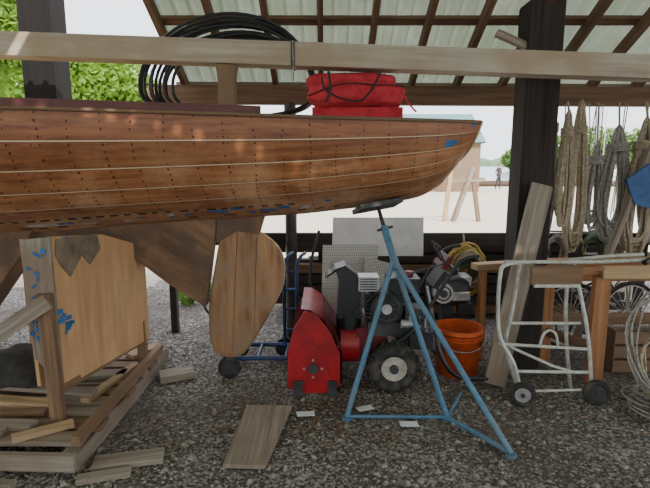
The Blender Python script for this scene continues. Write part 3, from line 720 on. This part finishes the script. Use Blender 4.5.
o.beam((1.33,3.035,.79),(1.62,3.035,.79),.02,.02,T)
o.wheel((1.275,2.965,.085),.082,.04,(.25,1,0),rk='silver'); o.wheel((1.765,2.99,.088),.085,.04,(.15,1,0),rk='dgrey')
o.done()

# ------------------------------------------------------------ workbench
o=Obj('wooden_workbench')
o.beam((1.68,3.42,.80),(2.9,3.34,.82),.14,.035,'orange_wood'); o.beam((1.70,3.74,.80),(3.0,3.72,.82),.18,.035,'orange_wood')
o.beam((1.9,3.28,.82),(2.9,3.24,.84),.03,.09,'tan_wood')
o.beam((1.93,3.33,0),(1.93,3.33,.78),.11,.05,'orange_wood',up=(0,1,0)); o.beam((2.8,3.33,0),(2.8,3.33,.80),.09,.05,'orange_wood',up=(0,1,0))
o.beam((1.74,3.72,0),(1.74,3.72,.78),.09,.05,'orange_wood',up=(0,1,0)); o.beam((2.8,3.74,0),(2.8,3.74,.80),.09,.05,'orange_wood',up=(0,1,0))
o.beam((1.72,3.6,.73),(2.85,3.58,.74),.04,.09,'orange_wood')
o.beam((1.93,3.36,.25),(1.75,3.70,.25),.04,.07,'brown_wood')
o.beam((1.74,3.72,.35),(2.8,3.74,.35),.03,.09,'brown_wood')
o.done(.003)
o=Obj('saw_trestle')
o.beam((1.20,3.86,.74),(1.75,4.02,.74),.10,.05,'tan_wood')
for x,y in((1.28,3.88),(1.68,4.0)):
    o.beam((x,y,.72),(x-.03,y-.12,0),.05,.05,'orange_wood'); o.beam((x,y,.72),(x+.03,y+.14,0),.05,.05,'orange_wood')
o.done(.003)
o=Obj('bicycle_wheel'); o.wheel((2.05,3.95,.30),.29,.035,(.1,1,0),spokes=24); o.done()
o=Obj('bicycle_wheel'); o.wheel((2.55,3.98,.30),.29,.035,(-.2,1,0),spokes=24); o.done()
o=Obj('cable_tangle')
for i in range(14):
    cx_,cy_=R(1.75,2.7),R(4.12,4.26); pts=[(cx_+R(-.2,.2),cy_,R(.05,.7)) for k in range(6)]
    o.tube(pts,R(.006,.011),random.choice(['hose','rope_grey','rope_tan','hose']),n=6,sm=6)
o.done()
o=Obj('wooden_crate')
for z in(.06,.17,.28):
    o.box((2.4,3.48,z),(.5,.02,.09),'brown_wood'); o.box((2.4,3.61,z),(.5,.02,.09),'grey_wood')
for x in(2.16,2.64): o.box((x,3.545,.17),(.02,.12,.34),'brown_wood')
o.done()
o=Obj('wire_rope_coil'); coil(o,(2.14,2.98,.42),.20,.30,'rope_grey',10,.006,.1); coil(o,(2.17,2.95,.26),.16,.2,'rope_tan',6,.006,.1)
for i in range(8): o.torus((2.14+R(-.04,.04),2.93+R(-.04,.04),.02+.012*i),.14+R(-.03,.03),.007,(R(-.05,.05),R(-.05,.05),1),'rope_grey',24,6)
o.done()
o=Obj('cart_wheel'); o.wheel((2.06,2.70,.12),.118,.05,(.5,1,0),rk='silver'); o.done()

# ------------------------------------------------------------ vegetation
def foliage(name,blobs,n,ls,k,trunks=()):
    o=Obj(name)
    for i in range(n):
        b=random.choice(blobs); d=Vector((random.gauss(0,1),random.gauss(0,1),random.gauss(0,1))).normalized()*R(.5,1.05)
        c=Vector(b[0])+Vector((d.x*b[1][0],d.y*b[1][1],d.z*b[1][2]))
        if c.z<.02: c.z=R(.02,.2)
        a=Vector((R(-1,1),R(-1,1),R(-1,1))).normalized(); e=a.orthogonal().normalized(); l=ls*R(.6,1.4)
        o.add([c-a*l,c+e*l*.5,c+a*l,c-e*l*.5],[(0,1,2,3)],[[(0,0)]*4],k)
    for p,q,r_ in trunks: o.tube([p,tuple((Vector(p)+Vector(q))/2+Vector((.1,.1,0))),q],[r_,r_*.8,r_*.5],'bark',sm=3)
    o.done()
foliage('maple_tree',[((-10.5,14,5.2),(1.9,1.6,2.4)),((-11.5,14.5,3),(1.6,1.4,2)),((-8.9,13.4,6.2),(1.1,1.0,.8)),((-8.3,13.6,5.0),(.9,.8,.9))],17000,.12,'leaf',[((-10.5,14,0),(-10.5,14,5),.25)])
foliage('hillside_trees',[((-11.5,21,2.8),(2.6,1.4,2.8)),((-10.2,21,4.0),(2.2,1.2,2.5)),((-8.8,21,3.8),(1.8,1.2,2.4)),((-15,21,4),(3.5,1.4,4)),((-7.2,20.5,2.9),(1.3,.9,2.0))],34000,.14,'leaf',[((-8.2,21,0),(-8.2,21,2),.1),((-11.5,21,0),(-11.5,21,2),.1),((-7.2,20.5,0),(-7.2,20.5,1.6),.08)])
foliage('weeds',[((-1.52,5.3,.12),(.12,.1,.14)),((-1.35,5.5,.1),(.1,.1,.1)),((-1.7,5.6,.1),(.12,.1,.1))],500,.03,'leaf')
foliage('shore_trees',[((70,130,5),(12,6,6)),((56,134,3),(8,6,3.5)),((88,130,5),(12,6,7))],9000,.8,'leaf_mid',[((70,130,0),(70,130,5),.8)])
o=Obj('far_shore')
n=160; vs=[]
for i in range(n):
    x=-700+i*1400/n; h=11+4*math.sin(i*.31)+2.5*math.sin(i*1.3)+R(-1,1); vs+=[(x,520,-.3),(x,525+R(-3,3),h)]
fs=[(2*i,2*i+1,2*i+3,2*i+2) for i in range(n-1)]; o.add(vs,fs,[[(0,0)]*4]*len(fs),'leaf_far',True); o.done()

# ------------------------------------------------------------ outdoor objects
o=Obj('cottage')
o.box((-9.4,30,1.6),(3.6,4,3.2),'house'); o.prism([(-11.4,27.8,3.1),(-7.4,27.8,3.1),(-7.4,27.8,3.3),(-9.4,27.8,5.0),(-11.4,27.8,3.3)],(0,4.4,0),'teal')
for x in(-10.4,-8.5): o.box((x,27.98,1.8),(.8,.06,1),'white'); o.box((x,27.95,1.8),(.65,.06,.85),'black')
o.done()
o=Obj('boathouse')
o.box((5.9,30.0,1.4),(6.0,3,2.8),'shingle')
o.prism([(2.7,28.2,2.8),(9.1,28.2,2.8),(8.7,29.8,4.5),(3.1,29.8,4.5)],(0,.1,0),'teal')
o.prism([(2.7,28.2,2.75),(2.7,31.8,2.75),(3.1,29.9,4.5)],(.1,0,0),'teal'); o.prism([(9.0,28.2,2.75),(9.0,31.8,2.75),(8.6,29.9,4.5)],(.1,0,0),'shingle')
o.box((6.9,28.47,1.1),(1.0,.06,2.1),'brown_wood')
o.done()
o=Obj('leaning_timbers')
o.beam((3.55,13.5,0),(4.05,13.6,1.5),.16,.10,'grey_wood'); o.beam((4.25,13.5,0),(4.05,13.7,1.5),.10,.12,'brown_wood'); o.beam((3.3,13.5,0),(3.45,13.5,1.5),.10,.12,'tan_wood'); o.beam((3.3,13.6,1.1),(4.4,13.6,1.15),.08,.1,'grey_wood')
o.done()
o=Obj('shore_logs')
for i in range(7): o.tube([(6+i*4.2,35+R(-.4,.4),.22),(9.8+i*4.2,35+R(-.4,.4),.22)],.2,'bark',n=10)
for i in range(9): o.cyl((13+i*2.4,37,-.3),(13+i*2.4,37,R(.7,1.0)),.14,'bark',12)
o.done()
o=Obj('white_dinghy')
hs=[]
for i in range(15):
    t=i/14; x=4.3+t*2.8; hb=.65*math.sin(math.pi*min(.5+.0+t*.5,1))**.6 if t<1 else .0; hb=max(hb,.02)
    hs.append([(x,8.6+hb*math.cos(a*math.pi/10),.12+.62*math.sin(a*math.pi/10)**.7*(1-.3*t)) for a in range(11)])
vs=[p for h in hs for p in h]; fs=[(i*11+j,(i+1)*11+j,(i+1)*11+j+1,i*11+j+1) for i in range(14) for j in range(10)]
o.add(vs,fs,[[(0,0)]*4]*len(fs),'white',True); o.add(hs[0],[tuple(range(11))],[[(0,0)]*11],'white')
o.beam((4.5,8.0,.06),(4.5,9.2,.06),.12,.12,'brown_wood'); o.beam((6.3,8.0,.06),(6.3,9.2,.06),.12,.12,'brown_wood'); o.done()
for (x,y,h) in((39,72,10),(43,80,11.5),(50,90,11),(30,110,12)):
    o=Obj('moored_sailboat')
    st=[]
    for i in range(11):
        t=i/10; hb=1.1*math.sin(math.pi*(.12+.88*t))**.7 if t<1 else .02; hb=max(hb,.03)
        st.append([(x-3.5+7*t,y-hb,.8),(x-3.5+7*t,y-hb*.7,.1),(x-3.5+7*t,y,-.3),(x-3.5+7*t,y+hb*.7,.1),(x-3.5+7*t,y+hb,.8)])
    vs=[p for q in st for p in q]; fs=[(i*5+j,(i+1)*5+j,(i+1)*5+(j+1)%5,i*5+(j+1)%5) for i in range(10) for j in range(5)]
    o.add(vs,fs,[[(0,0)]*4]*len(fs),'white'); o.box((x-.5,y,1.0),(2.4,1.2,.4),'white'); o.tube([(x+.3,y,.8),(x+.3,y,h)],.07,'galv'); o.tube([(x+.3,y,1.7),(x-2.8,y,1.7)],.09,'tarp')
    o.tube([(x+.3,y,h),(x+3.4,y,.8)],.015,'galv',n=4); o.tube([(x+.3,y,h),(x-3.4,y,.8)],.015,'galv',n=4); o.done()

# person on the shore: one skinned body
def person(name,x,y,h):
    root=bpy.data.objects.new(name,None); root.location=(x,y,0); bpy.context.collection.objects.link(root)
    k=h/1.75
    V=[(0,0,.95,.13),(0,0,1.12,.125),(0,.01,1.32,.15),(0,.01,1.45,.09),(0,0,1.52,.055),(0,-.01,1.58,.05),
       (.09,0,.90,.095),(.11,-.03,.50,.062),(.12,0,.09,.042),(.12,-.12,.04,.035),
       (-.09,0,.90,.095),(-.12,.06,.50,.062),(-.15,.14,.09,.042),(-.15,.02,.04,.035),
       (.19,.01,1.42,.062),(.27,.03,1.15,.042),(.20,-.12,.98,.03),
       (-.19,.01,1.42,.062),(-.28,.05,1.16,.042),(-.26,-.05,.90,.03)]
    E=[(0,1),(1,2),(2,3),(3,4),(4,5),(0,6),(6,7),(7,8),(8,9),(0,10),(10,11),(11,12),(12,13),(3,14),(14,15),(15,16),(3,17),(17,18),(18,19)]
    me=bpy.data.meshes.new(name+'_body'); me.from_pydata([(a*k,b*k,c*k) for a,b,c,_ in V],E,[]); ob=bpy.data.objects.new('body',me); bpy.context.collection.objects.link(ob); ob.parent=root
    sk=ob.modifiers.new('skin','SKIN'); sk.use_smooth_shade=True
    for i,v in enumerate(V): me.skin_vertices[0].data[i].radius=(v[3]*k,v[3]*k*.8); me.skin_vertices[0].data[i].use_root=(i==0)
    ss=ob.modifiers.new('sub','SUBSURF'); ss.levels=2; ss.render_levels=2
    m=bpy.data.materials.new('clothing'); m.use_nodes=True; N=m.node_tree.nodes; L=m.node_tree.links
    tc=N.new('ShaderNodeTexCoord'); s2=N.new('ShaderNodeSeparateXYZ'); L.new(tc.outputs['Object'],s2.inputs[0])
    dv=N.new('ShaderNodeMath'); dv.operation='DIVIDE'; dv.inputs[1].default_value=h; L.new(s2.outputs[2],dv.inputs[0])
    r=N.new('ShaderNodeValToRGB'); r.color_ramp.interpolation='CONSTANT'; cr=r.color_ramp
    cr.elements[0].color=lin((40,36,34)); cr.elements[1].position=.05; cr.elements[1].color=lin((44,46,58))
    e=cr.elements.new(.545); e.color=lin((66,58,64)); e=cr.elements.new(.85); e.color=lin((196,150,124))
    L.new(dv.outputs[0],r.inputs[0]); L.new(r.outputs[0],N['Principled BSDF'].inputs['Base Color']); me.materials.append(m)
    skin=mat('skin',(200,152,126),(180,130,106),rough=.6)
    hd=Obj('head'); hd.ell((0,-.01*k,1.65*k),(.075*k,.092*k,.115*k),skin,20,14)
    hd.ell((0,.012*k,1.685*k),(.082*k,.095*k,.10*k),'bark',20,14)
    hd.ell((0,-.105*k,1.645*k),(.012*k,.02*k,.02*k),skin,8,6)
    for sx in(-1,1): hd.ell((sx*.03*k,-.092*k,1.66*k),(.011*k,.008*k,.008*k),'black',8,6); hd.ell((sx*.076*k,0,1.645*k),(.01*k,.02*k,.03*k),skin,8,6)
    hd.box((0,-.098*k,1.598*k),(.04*k,.008*k,.008*k),'red_wood')
    q=hd.done(); q.parent=root
    for hx,hy,hz in((.20,-.12,.98),(-.26,-.05,.90)):
        hn=Obj('hand'); c=Vector((hx,hy-.01,hz-.05))*k; hn.ell(c,(.018*k,.042*k,.045*k),skin,12,8)
        for f in range(4):
            a=c+Vector((0,(-.03+.02*f)*k,-.03*k)); ln=(.05,.065,.07,.055)[f]*k
            hn.tube([a,a+Vector((.004,-.004,-ln*.6)),a+Vector((-.004,-.012*k,-ln))],.009*k,skin,n=6)
        hn.tube([c+Vector((0,-.035*k,.01*k)),c+Vector((0,-.06*k,-.015*k)),c+Vector((0,-.062*k,-.04*k))],.010*k,skin,n=6)
        q=hn.done(); q.parent=root
    root.rotation_euler=(0,0,.6)
person('person_standing',10.9,31,1.62)
